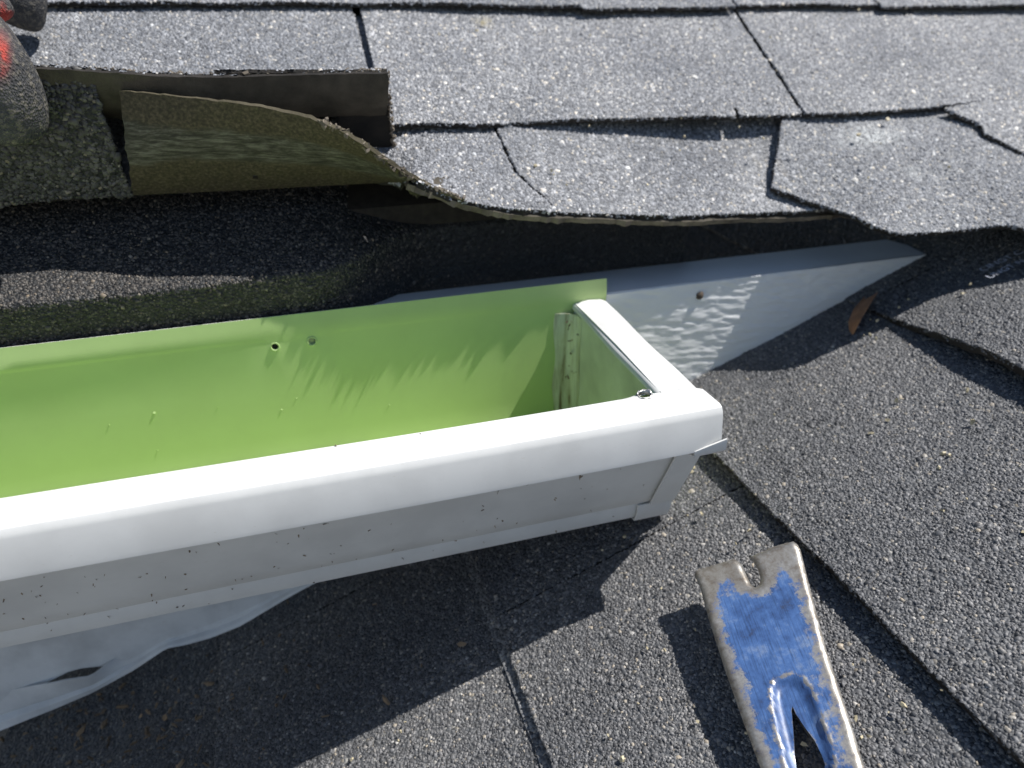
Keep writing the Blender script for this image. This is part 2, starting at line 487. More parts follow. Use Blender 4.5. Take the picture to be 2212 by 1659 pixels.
for k in range(7):
    side_course(.452 + .134 * k, [.9, .5 + .06 * (k % 3), .2 - .07 * (k % 2), -.2, -.45 - .05 * (k % 3), -.7], dens=0)
# thin second ply showing under the lower course's butt
sheet_on('underlay_strip', [(-.0875, .3, bL(-.0875, 0) + .0021), (-.0882, -.12, bL(-.0882, 0) + .0021), (-.087, -.5, bL(-.087, 0) + .0021), (-.02, -.5, bL(-.02, 0) + .001), (-.02, .3, bL(-.02, 0) + .001)], bL, side, None, .0014)

# ================================================================== EAVE ROOF
eave = empty('eave_roof', 'grey asphalt shingle slope above the gutter with its lower edge pulled up', 'roof')
slab('deck', -1.6, 1.3, .045, 1.4, lambda x, y: ZD - .004 + PU * y, .016, eave, M_DECK)

# black granulated membrane lapping over the eave, folded down behind the gutter
def membrane(xs, mats, gr):
    prof = [(.30, ZD + .15), (.12, ZD + .06), (.03, ZD + .015), (.008, ZD + .004), (.0025, ZD + .0012), (.0002, ZD - .0002), (-.0003, ZD - .0018), (.0014, ZD - .010), (.0045, -.002), (.006, -.02)]
    s_ = np.linspace(0, 1, len(prof))
    V = []
    for x in xs:
        k = min(1, max(0, (x + .15) / .07)); k = k * k * (3 - 2 * k)      # to the right the fold slumps back off the fascia
        for (y, z) in prof:
            yy = y + .043 * k * (1 if y < .01 else max(0, 1 - (y - .01) / .06)); zz = z + .006 * k * (y < .01)
            zz += .0008 * math.sin(x * 31 + y * 40)
            V.append((x, yy, zz))
    n = len(prof)
    Fq = []
    for i in range(len(xs) - 1):
        for j in range(n - 1): Fq.append((i * n + j, i * n + j + 1, (i + 1) * n + j + 1, (i + 1) * n + j))
    V = np.array(V)
    T = np.array([t for f in Fq for t in ((f[0], f[1], f[2]), (f[0], f[2], f[3]))])
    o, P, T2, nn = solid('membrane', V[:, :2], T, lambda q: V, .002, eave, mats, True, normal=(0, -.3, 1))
    if gr: granules('granules', P, T2, nn, 620000, o, M_GRM, size=.00062, seed=3, fade=(-.06, -.17))  # grit thins rightward, so the part lying in shade turns darker
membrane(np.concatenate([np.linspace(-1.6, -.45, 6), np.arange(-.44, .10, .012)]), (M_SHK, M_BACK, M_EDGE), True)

# --- second course, right of the lifted shingle
def yv(px, py, y): return tuple(at_y(px, py, y))
def pu(px, py, off=0.): return tuple(up(px, py, off))
def wu(x, y, off=0.): return (x, y, ZU + PU * y + off)
OFF2 = .004
sheet_on('shingle', [pu(838, 268, .0095), pu(980, 267, .0085), pu(1100, 264, OFF2 + .001), pu(1400, 252, OFF2), pu(1589, 251, OFF2 - .0005), pu(1583, 232, OFF2 - .0008), pu(1592, 234, OFF2 - .001), pu(1598, 249, OFF2 - .001), pu(1732, 245, OFF2 - .001),
                     pu(1584, 26, .0005), wu(.17, .24, -.002), wu(-.10, .24, -.002), pu(777, 10, .001)], bU, eave, seed=101)
tear = [pu(1741, 244, OFF2), pu(1900, 240, OFF2), pu(2028, 229, OFF2 + .001), pu(2146, 213, OFF2), pu(2042, 232, OFF2 + .002), pu(2118, 264, OFF2 + .002), pu(2126, 284, OFF2 + .002), pu(2215, 333, OFF2 + .002), pu(2330, 420, OFF2 + .001),
        wu(.62, .03, .0), wu(.62, .24, -.002), wu(.178, .24, -.002), pu(1595, 26, .001)]
sheet_on('shingle', tear, bU, eave, seed=102)
# --- third course: only its lower edge shows
row3 = [(-160, 3), (330, 3), (908, 5), (985, 9), (1257, 12), (1590, 8), (1905, 8), (2100, 12), (2420, 6)]
for i, (a, b) in enumerate(((0, 1), (1, 2), (2, 4), (4, 5), (5, 6), (6, 8))):
    A = pu(row3[a][0] + 2, row3[a][1] + (6 if i == 3 else 0) + (5 if i == 5 else 0), .0075); B = pu(row3[b][0] - 2, row3[b][1] + (5 if i == 3 else 0), .0075 if i != 4 else .006)
    sheet_on('shingle', [A, B, wu(B[0] + .004, .40, -.001), wu(A[0] + .004, .40, -.001)], bU, eave, seed=110 + i)
for k in range(6):
    y0 = .33 + .146 * k; x = -1.6 + .08 * k
    while x < 1.25:
        w = random.uniform(.22, .34)
        sheet_on('shingle', [wu(x, y0, .007), wu(min(x + w, 1.3) - .001, y0, .007), wu(min(x + w, 1.3) - .001, y0 + .22, -.001), wu(x, y0 + .22, -.001)], bU, eave, None, grid=.06, step=.03)
        x += w
# row 2/3 beyond the frame
for x0, x1 in ((-1.6, -1.2), (-1.199, -.8), (-.799, -.46), (.63, .95), (.951, 1.3)):
    sheet_on('shingle', [wu(x0, .045, .004), wu(x1, .045, .004), wu(x1, .24, -.001), wu(x0, .24, -.001)], bU, eave, None, grid=.06, step=.03)
    sheet_on('shingle', [wu(x0, .188, .0075), wu(x1, .188, .0075), wu(x1, .40, -.001), wu(x0, .40, -.001)], bU, eave, None, grid=.06, step=.03)

# --- first course: drip edge strip and the three exposed pieces
def ragged(pts, n, amp):
    """extra points with tooth-like raggedness along y on a polyline of 3D points"""
    out = []
    for a, b in zip(pts[:-1], pts[1:]):
        a = np.array(a); b = np.array(b)
        for t in range(n):
            p = a + (b - a) * t / n
            p = p + np.array([0, rng.normal(0, amp), 0]); out.append(tuple(p))
    out.append(tuple(pts[-1]))
    return out
e1a = [yv(905, 391, -.0085), yv(1000, 431, -.0078), yv(1100, 451, -.0072), yv(1205, 459, -.0064)]
sheet_on('shingle', ragged(e1a, 7, .0004) + [yv(1110, 372, .02), pu(1068, 284), wu(-.045, .18, -.004), wu(-.126, .18, -.004), wu(-.126, .03, .0), pu(848, 390, .0)], bU, eave, seed=121, thick=.0034)
e1b = [yv(1213, 459, -.0064), yv(1350, 464, -.0045), yv(1500, 464, -.003), yv(1640, 460, -.0018), yv(1770, 452, -.0008), yv(1850, 452, .0)]
sheet_on('shingle', ragged(e1b, 7, .0004) + [wu(.2, .06, -.002), wu(.2, .18, -.004), wu(-.04, .18, -.004), pu(1077, 284, .0015), yv(1120, 371, .02)], bU, eave, seed=122, thick=.0034)
# lower ply of the first course, a pale frayed line under the butt
e0 = [yv(880, 398, -.0075), yv(930, 415, -.008), yv(1000, 442, -.0081), yv(1100, 462, -.0077), yv(1205, 471, -.0069), yv(1350, 477, -.0051), yv(1500, 478, -.0035), yv(1640, 473, -.0018), yv(1790, 465, -.0006), yv(1850, 462, .0)]
def low(x, y): return ZU + PU * y - .013
sheet_on('shingle', ragged(e0, 9, .0005) + [(.2, .05, low(.2, .05)), (.2, .12, low(.2, .12)), (-.09, .12, low(-.09, .12)), (-.09, .035, low(-.09, .035))], bU, eave, None, .003, mats=(M_BACK, M_BACK, M_PALE), seed=123, step=.003)
# the wide tab that reaches over the side roof
tab = [yv(1668, 402, .010), yv(1690, 413, .006), yv(1760, 436, -.002), yv(1795, 448, -.009), yv(1830, 460, -.018), yv(1870, 478, -.028), yv(1900, 492, -.035), yv(1940, 503, -.042), yv(2040, 500, -.044), yv(2150, 488, -.046), yv(2185, 487, -.049), yv(2225, 497, -.056), yv(2330, 514, -.071),
       wu(.46, .02, -.004), wu(.46, .17, -.007), wu(.17, .17, -.006), pu(1692, 250, -.001)]
sheet_on('shingle', tab, bU, eave, seed=124, thick=.003)
for x0, x1 in ((.465, .8), (.801, 1.3)):
    sheet_on('shingle', [wu(x0, -.01, .0), wu(x1, -.01, .0), wu(x1, .17, -.005), wu(x0, .17, -.005)], bU, eave, None, grid=.06, step=.03)
for x0, x1 in ((-1.6, -1.2), (-1.199, -.8), (-.799, -.43)):
    sheet_on('shingle', [wu(x0, -.008, -.016), wu(x1, -.008, -.016), wu(x1, .17, -.006), wu(x0, .17, -.006)], bU, eave, None, grid=.06, step=.03)

sheet_on('shingle', [(-.43, .037, bU(0, .037) - .002), (-.103, .033, bU(0, .033) - .003), (-.103, .05, bU(0, .05) - .004), (-.127, .06, bU(0, .06) - .002), (-.1265, .18, bU(0, .18) - .004), (-.43, .18, bU(0, .18) - .004)], bU, eave, None)
# --- lifted flap of the first course: hinge line below, free edge curling up
def interp(px, table):
    xs = [t[0] for t in table]
    return [float(np.interp(px, xs, [t[k] for t in table])) for k in range(1, len(table[0]))]
TOP = [(258, 196, .010), (330, 203, .007), (420, 212, .003), (500, 222, .0), (560, 231, -.002), (650, 250, -.0045), (700, 266, -.006), (740, 285, -.007), (800, 325, -.008), (850, 361, -.0088), (900, 389, -.009), (950, 412, -.0088), (1000, 432, -.0086)]
BOT = [(290, 421, .030), (420, 416, .030), (560, 409, .029), (700, 402, .028), (800, 396, .028), (840, 394, .026), (875, 396, .016), (905, 402, .002), (950, 422, -.006), (1000, 441, -.0075)]
def flap():
    nu, nv = 64, 20
    V = []; band = []
    for i in range(nu):
        u = i / (nu - 1)
        tx = 258 + (1000 - 258) * u; bx = 290 + (1000 - 290) * u
        ty, tyy = interp(tx, TOP); by, byy = interp(bx, BOT)
        A = at_y(tx, ty + (random.uniform(-1.2, 1.2)), tyy); B = at_y(bx, by, byy)
        for j in range(nv):
            v = j / (nv - 1)
            P = A + (B - A) * v
            k = math.sin(math.pi * v) * (1 - u) * .006
            P = P + np.array([0, -k, -.2 * k]) + np.array([0, .0004 * math.sin(17 * u + 5 * v), 0])
            if i == 0: P = P + np.array([random.uniform(-.0006, .0006), 0, 0])
            V.append(P); band.append(max(0, 1 - abs(v - .42 - .1 * u) / .40) if u < .93 else 0)
    V = np.array(V)
    T = []
    for i in range(nu - 1):
        for j in range(nv - 1):
            a = i * nv + j; b = a + 1; c = a + nv + 1; d = a + nv
            u = i / (nu - 1); v = j / (nv - 1)
            if abs(i - 23) < 1 and j == 15: continue          # the torn nail hole
            T += [(a, b, c), (a, c, d)]
    T = np.array(T)
    o, P, T2, n = solid('shingle', V[:, :2], T, lambda q: V, .0020, eave, (M_FLAP, M_SH, M_FEDGE), True, normal=(0, -1, -.3), uneven=.0002)
    at = o.data.attributes.new('band', 'FLOAT', 'POINT')
    full = np.zeros(len(o.data.vertices), np.float32); full[:len(band)] = band
    at.data.foreach_set('value', full)
    o['label'] = 'lifted shingle flap showing its weathered brown underside'
    # burr at the nail hole
    c = V[23 * nv + 15]
    return o, c
FL, hole_c = flap()

# --- frayed bits along the free edge of the flap
def chips(name, pts, size, parent, m_, flat=.35, seed=0, elong=1.):
    g = np.random.default_rng(seed)
    V = []; Fq = []
    for p in pts:
        a = g.normal(0, 1, 3); a /= np.linalg.norm(a); t = np.cross(a, g.normal(0, 1, 3)); t /= np.linalg.norm(t); s_ = np.cross(a, t)
        z = size * math.exp(g.normal(0, .35)); b = len(V)
        ring = [(math.cos(q) * g.uniform(.6, 1.2), math.sin(q) * g.uniform(.6, 1.2)) for q in np.linspace(0, 2 * math.pi, 6)[:-1]]
        for (cx, cy) in ring: V.append(np.array(p) + t * cx * z * elong + s_ * cy * z - a * z * flat * .4)
        for (cx, cy) in ring: V.append(np.array(p) + t * cx * z * .7 * elong + s_ * cy * z * .7 + a * z * flat)
        Fq.append([b + 5 + i for i in range(5)]); Fq.append([b + 4 - i for i in range(5)])
        for i in range(5): Fq.append([b + i, b + (i + 1) % 5, b + 5 + (i + 1) % 5, b + 5 + i])
    o = raw(name, V, Fq, parent, (m_,)); o['kind'] = 'stuff'
    return o
fr = []
for px in np.linspace(690, 1010, 150):
    ty, y = interp(px, TOP); fr.append(at_y(px + random.uniform(-4, 4), ty - random.uniform(-4, 5), y + random.uniform(0, .004)))
chips('frayed_edge', fr, .0011, FL, M_PALE, .5, 5, 1.4)

# --- upright granulated piece at the left, shaded
def upright():
    TL = [(-420, 120, .012), (0, 139, .012), (60, 143, .012), (150, 147, .012), (192, 152, .012), (197, 165, .0125)]
    nu, nv = 40, 20; V = []
    for i in range(nu):
        u = i / (nu - 1)
        tx = -420 + (193 + 420) * u; bx = -420 + (287 + 420) * u
        ty = float(np.interp(tx, [t[0] for t in TL], [t[1] for t in TL]))
        by = float(np.interp(bx, [-420, 0, 130, 287], [455, 446, 430, 424]))
        A = at_y(tx, ty, .012); B = at_y(bx, by, .031)
        for j in range(nv):
            v = j / (nv - 1); P = A + (B - A) * v
            P = P + np.array([0, -.004 * math.sin(math.pi * v), 0]) + np.array([random.uniform(-.0004, .0004) if i == nu - 1 else 0, 0, 0])
            V.append(P)
    V = np.array(V)
    T = np.array([t for i in range(nu - 1) for j in range(nv - 1) for t in ((i * nv + j, i * nv + j + 1, (i + 1) * nv + j + 1), (i * nv + j, (i + 1) * nv + j + 1, (i + 1) * nv + j))])
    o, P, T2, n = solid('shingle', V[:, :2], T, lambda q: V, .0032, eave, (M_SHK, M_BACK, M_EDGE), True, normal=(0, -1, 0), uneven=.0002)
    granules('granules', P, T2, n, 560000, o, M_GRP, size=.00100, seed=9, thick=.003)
    o['label'] = 'upturned shaded shingle piece with its granules facing out'
upright()

# --- second course shingle bent up, seen along its edge
def bent():
    RIM = [(-420, 122), (0, 136), (60, 139), (190, 146), (320, 156), (450, 161), (560, 158), (700, 154), (836, 152)]
    nu = 70; V = []
    for i in range(nu):
        u = i / (nu - 1)
        px = -420 + 1256 * u
        ry = float(np.interp(px, [-420, 300, 520], [.0128, .0128, .018]))
        R = at_y(px, float(np.interp(px, [r[0] for r in RIM], [r[1] for r in RIM])) + random.uniform(-.8, .8), ry)
        bx, bz = R[0], R[2]
        xj = -.0975 + (-.085 + .0975) * 0
        prof = [(.0, .0), (.0015, -.0035), (.004, -.0085), (.009, -.0140), (.020, -.0200), (.045, -.0225), (.065, -.0170), (.085, None), (.10, None), (.125, None), (.17, None), (.22, None)]
        for dy, dz in prof:
            y = ry + dy
            z = bz + dz if dz is not None else ZU + PU * y + .004 - .03 * max(0, dy - .085)
            # follow the joint line to the right
            sh = 0.
            if u > .8: sh = ((u - .8) / .2) * (dy * .02)
            V.append((bx + sh - (dy * .08 if u < .999 else 0) * 0, y, z))
    nv = 12; V = np.array(V)
    T = np.array([t for i in range(nu - 1) for j in range(nv - 1) for t in ((i * nv + j, i * nv + j + 1, (i + 1) * nv + j + 1), (i * nv + j, (i + 1) * nv + j + 1, (i + 1) * nv + j))])
    o, P, T2, n = solid('shingle', V[:, :2], T, lambda q: V, .0030, eave, (M_SH, M_BACK, M_EDGE), True, normal=(0, 0, 1), uneven=.0002)
    granules('granules', P, T2, n, DENS, o, M_GR, seed=12, thick=.002)
    o['label'] = 'lifted shingle held up by the gloved hand'
    # second ply glued on top of its butt
    pts = [at_y(px, 150 + random.uniform(-1, 1), .0175) for px in np.linspace(462, 836, 34)]
    V2 = []
    for p in pts: V2 += [(p[0], p[1], p[2]), (p[0], p[1] + .012, p[2] - .006), (p[0], p[1] + .03, p[2] - .0125)]
    V2 = np.array(V2); n3 = 3
    T = np.array([t for i in range(len(pts) - 1) for j in range(2) for t in ((i * n3 + j, i * n3 + j + 1, (i + 1) * n3 + j + 1), (i * n3 + j, (i + 1) * n3 + j + 1, (i + 1) * n3 + j))])
    o2, P, T2, n = solid('top_ply', V2[:, :2], T, lambda q: V2, .0016, o, (M_SH, M_BACK, M_EDGE), True, normal=(0, 0, 1), uneven=.0002)
    granules('granules', P, T2, n, DENS, o2, M_GR, seed=13)
    # tarred ply hanging at its right end
    V3 = []
    nn_, mm_ = 16, 16
    for i in range(nn_):
        for j in range(mm_):
            u, v = i / (nn_ - 1), j / (mm_ - 1)
            px = 733 + (836 + 13 * v - 733) * u; py = 156 + (318 - 156) * v
            px += random.uniform(-1.2, 1.2) if i == nn_ - 1 else 0
            V3.append(at_y(px, py, .0195 + .028 * v + .002 * math.sin(3 * v)))
    V3 = np.array(V3)
    T = np.array([t for i in range(nn_ - 1) for j in range(mm_ - 1) for t in ((i * mm_ + j, i * mm_ + j + 1, (i + 1) * mm_ + j + 1), (i * mm_ + j, (i + 1) * mm_ + j + 1, (i + 1) * mm_ + j))])
    solid('hanging_ply', V3[:, :2], T, lambda q: V3, .0022, o, (M_TAR, M_SH, M_PALE), True, normal=(0, -1, 0), uneven=.0003)
    fr = [at_y(836 + 13 * v + random.uniform(-3, 4), 156 + 162 * v, .0195 + .028 * v) for v in np.linspace(0, 1, 60)]
    chips('frayed_edge', fr, .0008, o, M_PALE, .5, 6, 1.3)
    fr = [at_y(px, float(np.interp(px, [r[0] for r in RIM], [r[1] for r in RIM])) + random.uniform(-1, 6), .0175) for px in np.linspace(190, 836, 300)]
    chips('frayed_rim', fr, .0006, o, M_PALE, .5, 7, 1.2)
bent()

# ================================================================== FASCIA BOARD
def fascia():
    zt = -.0098
    def zb(x): return max(-.155, ML * (x - XL) + .0015)
    xs = np.concatenate([np.linspace(-1.6, -.2, 8), np.arange(-.19, .0, .004), np.arange(.0, .2405, .0012)])
    g = np.random.default_rng(4)
    def vn(x, z, sx, sz, seed):
        h = np.random.default_rng(seed).random((64, 64))
        u = (x / sx) % 63; v = (z / sz) % 63
        i, j = int(u), int(v); a, b = u - i, v - j
        a = a * a * (3 - 2 * a); b = b * b * (3 - 2 * b)
        return (h[i, j] * (1 - a) + h[i + 1, j] * a) * (1 - b) + (h[i, j + 1] * (1 - a) + h[i + 1, j + 1] * a) * b
    nv = 100
    V = []; Fq = []
    for x in xs:
        b = zb(x)
        for j in range(nv):
            v = j / (nv - 1); z = zt + (b - zt) * v
            d = .00056 * (vn(x + 3, z + .12 * x + 3, .0085, .0021, 1) - .5) + .00030 * (vn(x + 3, z + .12 * x + 3, .0035, .0012, 2) - .5) + .0003 * (vn(x + 3, z + 3, .05, .02, 3) - .5)
            if j == 0: d = .0009 + .0008 * abs(vn(x, 0, .008, 1, 5))
            V.append((x, d + .0021, z))
    n = len(xs)
    for i in range(n - 1):
        for j in range(nv - 1): Fq.append((i * nv + j, i * nv + j + 1, (i + 1) * nv + j + 1, (i + 1) * nv + j))
    # top, back, bottom
    k = len(V)
    for i, x in enumerate(xs):
        V += [(x, V[i * nv][1], zt + .0002), (x, .019, zt + .0012 + .0006 * math.sin(x * 90)), (x, .038, zt), (x, .038, zb(x)), (x, V[i * nv + nv - 1][1], zb(x))]
    for i in range(n - 1):
        for j in range(4): Fq.append((k + i * 5 + j, k + (i + 1) * 5 + j, k + (i + 1) * 5 + j + 1, k + i * 5 + j + 1))
    e = k + (n - 1) * 5
    Fq.append((e, e + 1, e + 2, e + 3, e + 4))
    o = raw('fascia_board', V, Fq, None, (M_WOOD,), True)
    o.data.set_sharp_from_angle(angle=math.radians(35))
    o['kind'] = 'thing'
    tag(o, 'white painted fascia board ending in a slanted point behind the gutter', 'board')
    c = at_y(1515, 641, 0)
    raw_disc('nail_head', c + np.array([0, .0014, 0]), .0027, (0, -1, 0), o, M_RUST, 12, .0008)
    return o
def raw_disc(name, c, r, nrm, parent, m_, k=14, t=.0004, squash=1., ragged_=.12):
    nrm = np.array(nrm, float); nrm /= np.linalg.norm(nrm)
    a = np.cross(nrm, (0, 0, 1.)) if abs(nrm[2]) < .9 else np.cross(nrm, (1., 0, 0)); a /= np.linalg.norm(a); b = np.cross(nrm, a)
    V = [c + nrm * t]; Fq = []
    for ring, (rr, tt) in enumerate(((.7, t * .8), (1., -t * .6))):
        for i in range(k):
            q = 2 * math.pi * i / k; j = 1 + random.uniform(-ragged_, ragged_)
            V.append(c + (a * math.cos(q) + b * math.sin(q) * squash) * r * rr * j + nrm * tt)
    for i in range(k):
        Fq.append((0, 1 + i, 1 + (i + 1) % k)); Fq.append((1 + i, 1 + k + i, 1 + k + (i + 1) % k, 1 + (i + 1) % k))
    return raw(name, V, Fq, parent, (m_,), True)
FB = fascia()

# ================================================================== METAL TRIM under the gutter at the left
trim = empty('metal_trim', 'crumpled white metal trim below the gutter along the shaded roof', 'trim')
trim['kind'] = 'thing'
def trim_build():
    bot = [(-420, 1755), (0, 1571), (120, 1523), (200, 1489), (290, 1440), (360, 1393), (400, 1386), (455, 1371), (520, 1345), (575, 1312), (640, 1274), (720, 1232), (820, 1180)]
    tearl = [(-420, 1575), (0, 1519), (60, 1492), (105, 1470), (150, 1447), (178, 1440), (230, 1434), (290, 1428), (420, 1372), (560, 1318), (640, 1276), (820, 1182)]
    B = np.array([at_y(x, y, -.006) for x, y in bot]); TT = np.array([at_y(x, y, -.004) for x, y in tearl])
    def sheet(name, xs, ztop, zbot, yfun, nv=14, m_=(M_TRIM, M_TRIM, M_TRIM)):
        V = []
        for x in xs:
            a, b = ztop(x), zbot(x)
            for j in range(nv):
                v = j / (nv - 1); V.append((x, yfun(x, v), a + (b - a) * v))
        V = np.array(V); n = len(xs)
        T = np.array([t for i in range(n - 1) for j in range(nv - 1) for t in ((i * nv + j, i * nv + j + 1, (i + 1) * nv + j + 1), (i * nv + j, (i + 1) * nv + j + 1, (i + 1) * nv + j))])
        return solid(name, V[:, [0, 2]], T, lambda q: V, .0008, trim, m_, True, normal=(0, -1, 0))[0]
    xs = np.linspace(B[0][0], B[-1][0] - .002, 90)
    tz = lambda x: float(np.interp(x, TT[:, 0], TT[:, 2])); bz = lambda x: float(np.interp(x, B[:, 0], B[:, 2]))
    # upper sheet, dented
    sheet('upper_sheet', xs, lambda x: -.085, lambda x: tz(x) if tz(x) < -.09 else -.09,
          lambda x, v: -.0050 - .0003 * math.sin(x * 47 + v * 3) * v - .0006 * math.exp(-((v - .6 + .8 * (x + .3)) / .16) ** 2))
    # lower strip with a hem ridge and a gap behind the tear
    def yl(x, v):
        gap = math.exp(-((x + .306) / (.032 if x < -.306 else .014)) ** 2)
        return -.0030 - .0085 * gap * (1 - v) - .0045 * v + (.0022 if .66 < v < .76 else 0) - (.0014 if v >= .76 else 0)
    sheet('lower_strip', xs, lambda x: min(tz(x) + .008 - .0092 * math.exp(-((x + .306) / (.032 if x < -.306 else .014)) ** 2), -.088), bz, yl, 22)
trim_build()

# ================================================================== GUTTER
gut = empty('rain_gutter', 'white aluminium rain gutter with green inside and a closed end', 'gutter')
X0, X1 = -1.6, .0112
TH = .0007
PROF = [(0.0005, 0.0), (-.0002, -.0045), (-.0008, -.0066), (-.0012, -.0105), (-.0005, -.0120), (0., -.0132), (0., -.04), (0., -.07), (0., -.092), (-.002, -.0975), (-.007, -.0994), (-.045, -.0996), (-.082, -.0994), (-.0885, -.0985), (-.0900, -.094), (-.0905, -.0885), (-.0925, -.0865), (-.0960, -.079), (-.1040, -.062), (-.1105, -.048), (-.1140, -.0405), (-.1165, -.0375), (-.1215, -.0362), (-.1276, -.0352), (-.1291, -.0343), (-.1290, -.0330), (-.1271, -.0192), (-.1267, -.0178), (-.1258, -.0164), (-.1243, -.0158), (-.1140, -.0145), (-.1095, -.0146), (-.1082, -.0155), (-.1080, -.0185), (-.1082, -.0230)]
PR = np.array(PROF)
SL = np.concatenate([[0], np.cumsum(np.linalg.norm(np.diff(PR, axis=0), axis=1))])
def prof_at(s_):
    return np.stack([np.interp(s_, SL, PR[:, 0]), np.interp(s_, SL, PR[:, 1])], 1)
def gmap(q):
    p = prof_at(q[:, 1]); x = q[:, 0]
    # the bead on the back wall fades to the right; lip and wall are slightly wavy; corner of the lip pressed down
    k = np.clip((x + .10) / -.22, 0.3, 1.1)
    back = q[:, 1] < SL[5]
    y = np.where(back, p[:, 0] * np.where(p[:, 0] < 0, k, 1), p[:, 0])
    wall = (q[:, 1] > SL[5]) & (q[:, 1] < SL[8])
    y = y + np.where(wall,   .00015 * np.sin(x * 21 + 1) * np.sin((p[:, 1] + .0155) * 40), 0)
    z = p[:, 1] + .0004 * np.sin(x * 17) * (q[:, 1] > SL[24])
    lip = q[:, 1] > SL[27]
    e = np.clip((x - .0035) / .0077, 0, 1)
    z = z - np.where(q[:, 1] > SL[29], .0016 * e * e, 0)
    # puckered metal round the lip hole
    d = np.hypot(x + .0185, p[:, 0] + .1105)
    z = z + np.where(lip, .0013 * np.exp(-(d / .006) ** 2), 0)
    dw = np.minimum(np.hypot(x + .1733, p[:, 1] + .0185), np.hypot(x + .1547, p[:, 1] + .0180))
    y = y - np.where(wall, .00035 * np.exp(-(dw / .0028) ** 2), 0)
    return np.stack([x, y, z], 1)
def trough():
    xs = np.concatenate([np.linspace(X0, -.45, 6), np.arange(-.44, X1 - .003, .01), [-.004, .003, .007, X1]])
    xs = np.unique(np.round(xs, 5))
    inner = [(x, s_) for x in xs[1:-1] for s_ in SL[1:-1]]
    hs = []
    sw = lambda z: float(np.interp(-z, -PR[5:9, 1], SL[5:9]))
    k5 = SL[5]
    def circ(cx, cs, r, k=16, sq=1.): return [(cx + r * math.cos(2 * math.pi * i / k) * random.uniform(.93, 1.07), cs + r * sq * math.sin(2 * math.pi * i / k)) for i in range(k)]
    h1 = circ(-.1733, SL[5] + .003, .0021); h2 = circ(-.1547, SL[5] + .0025, .0023)
    s_lip = float(np.interp(.1105, -PR[28:32, 0][::-1], SL[28:32][::-1]))
    h3 = circ(-.0185, s_lip, .0028, 16, .85)
    hs = [h1, h2, h3]
    # a ring of points so the pucker shows
    for (cx, cs, r) in ((-.1733, SL[5] + .003, .0021), (-.1547, SL[5] + .0025, .0023), (-.0185, s_lip, .0024)):
        for f_ in (1.4, 1.9, 2.6):
            inner += [p for p in [(cx + r * f_ * math.cos(a), cs + r * f_ * .8 * math.sin(a)) for a in np.linspace(0, 6.28, 15)[:-1]] if p[1] > SL[5] + .0003]
    inner = [p for p in inner if not any(inpoly([p], h)[0] for h in hs) and SL[0] < p[1] < SL[-1]]
    out = [(x, SL[0]) for x in xs] + [(X1, s_) for s_ in SL[1:-1]] + [(x, SL[-1]) for x in xs[::-1]] + [(X0, s_) for s_ in SL[1:-1][::-1]]
    lines = []
    v, T = cdt(out, hs, inner, [])
    o, P, T2, n = solid('trough', v, T, gmap, TH, gut, (M_GREEN, M_WHITE, M_WHITE), True, normal=(0, -.2, .6))
    o.data.set_sharp_from_angle(angle=math.radians(28))
    return o, P, T2
TR, gp, gt = trough()

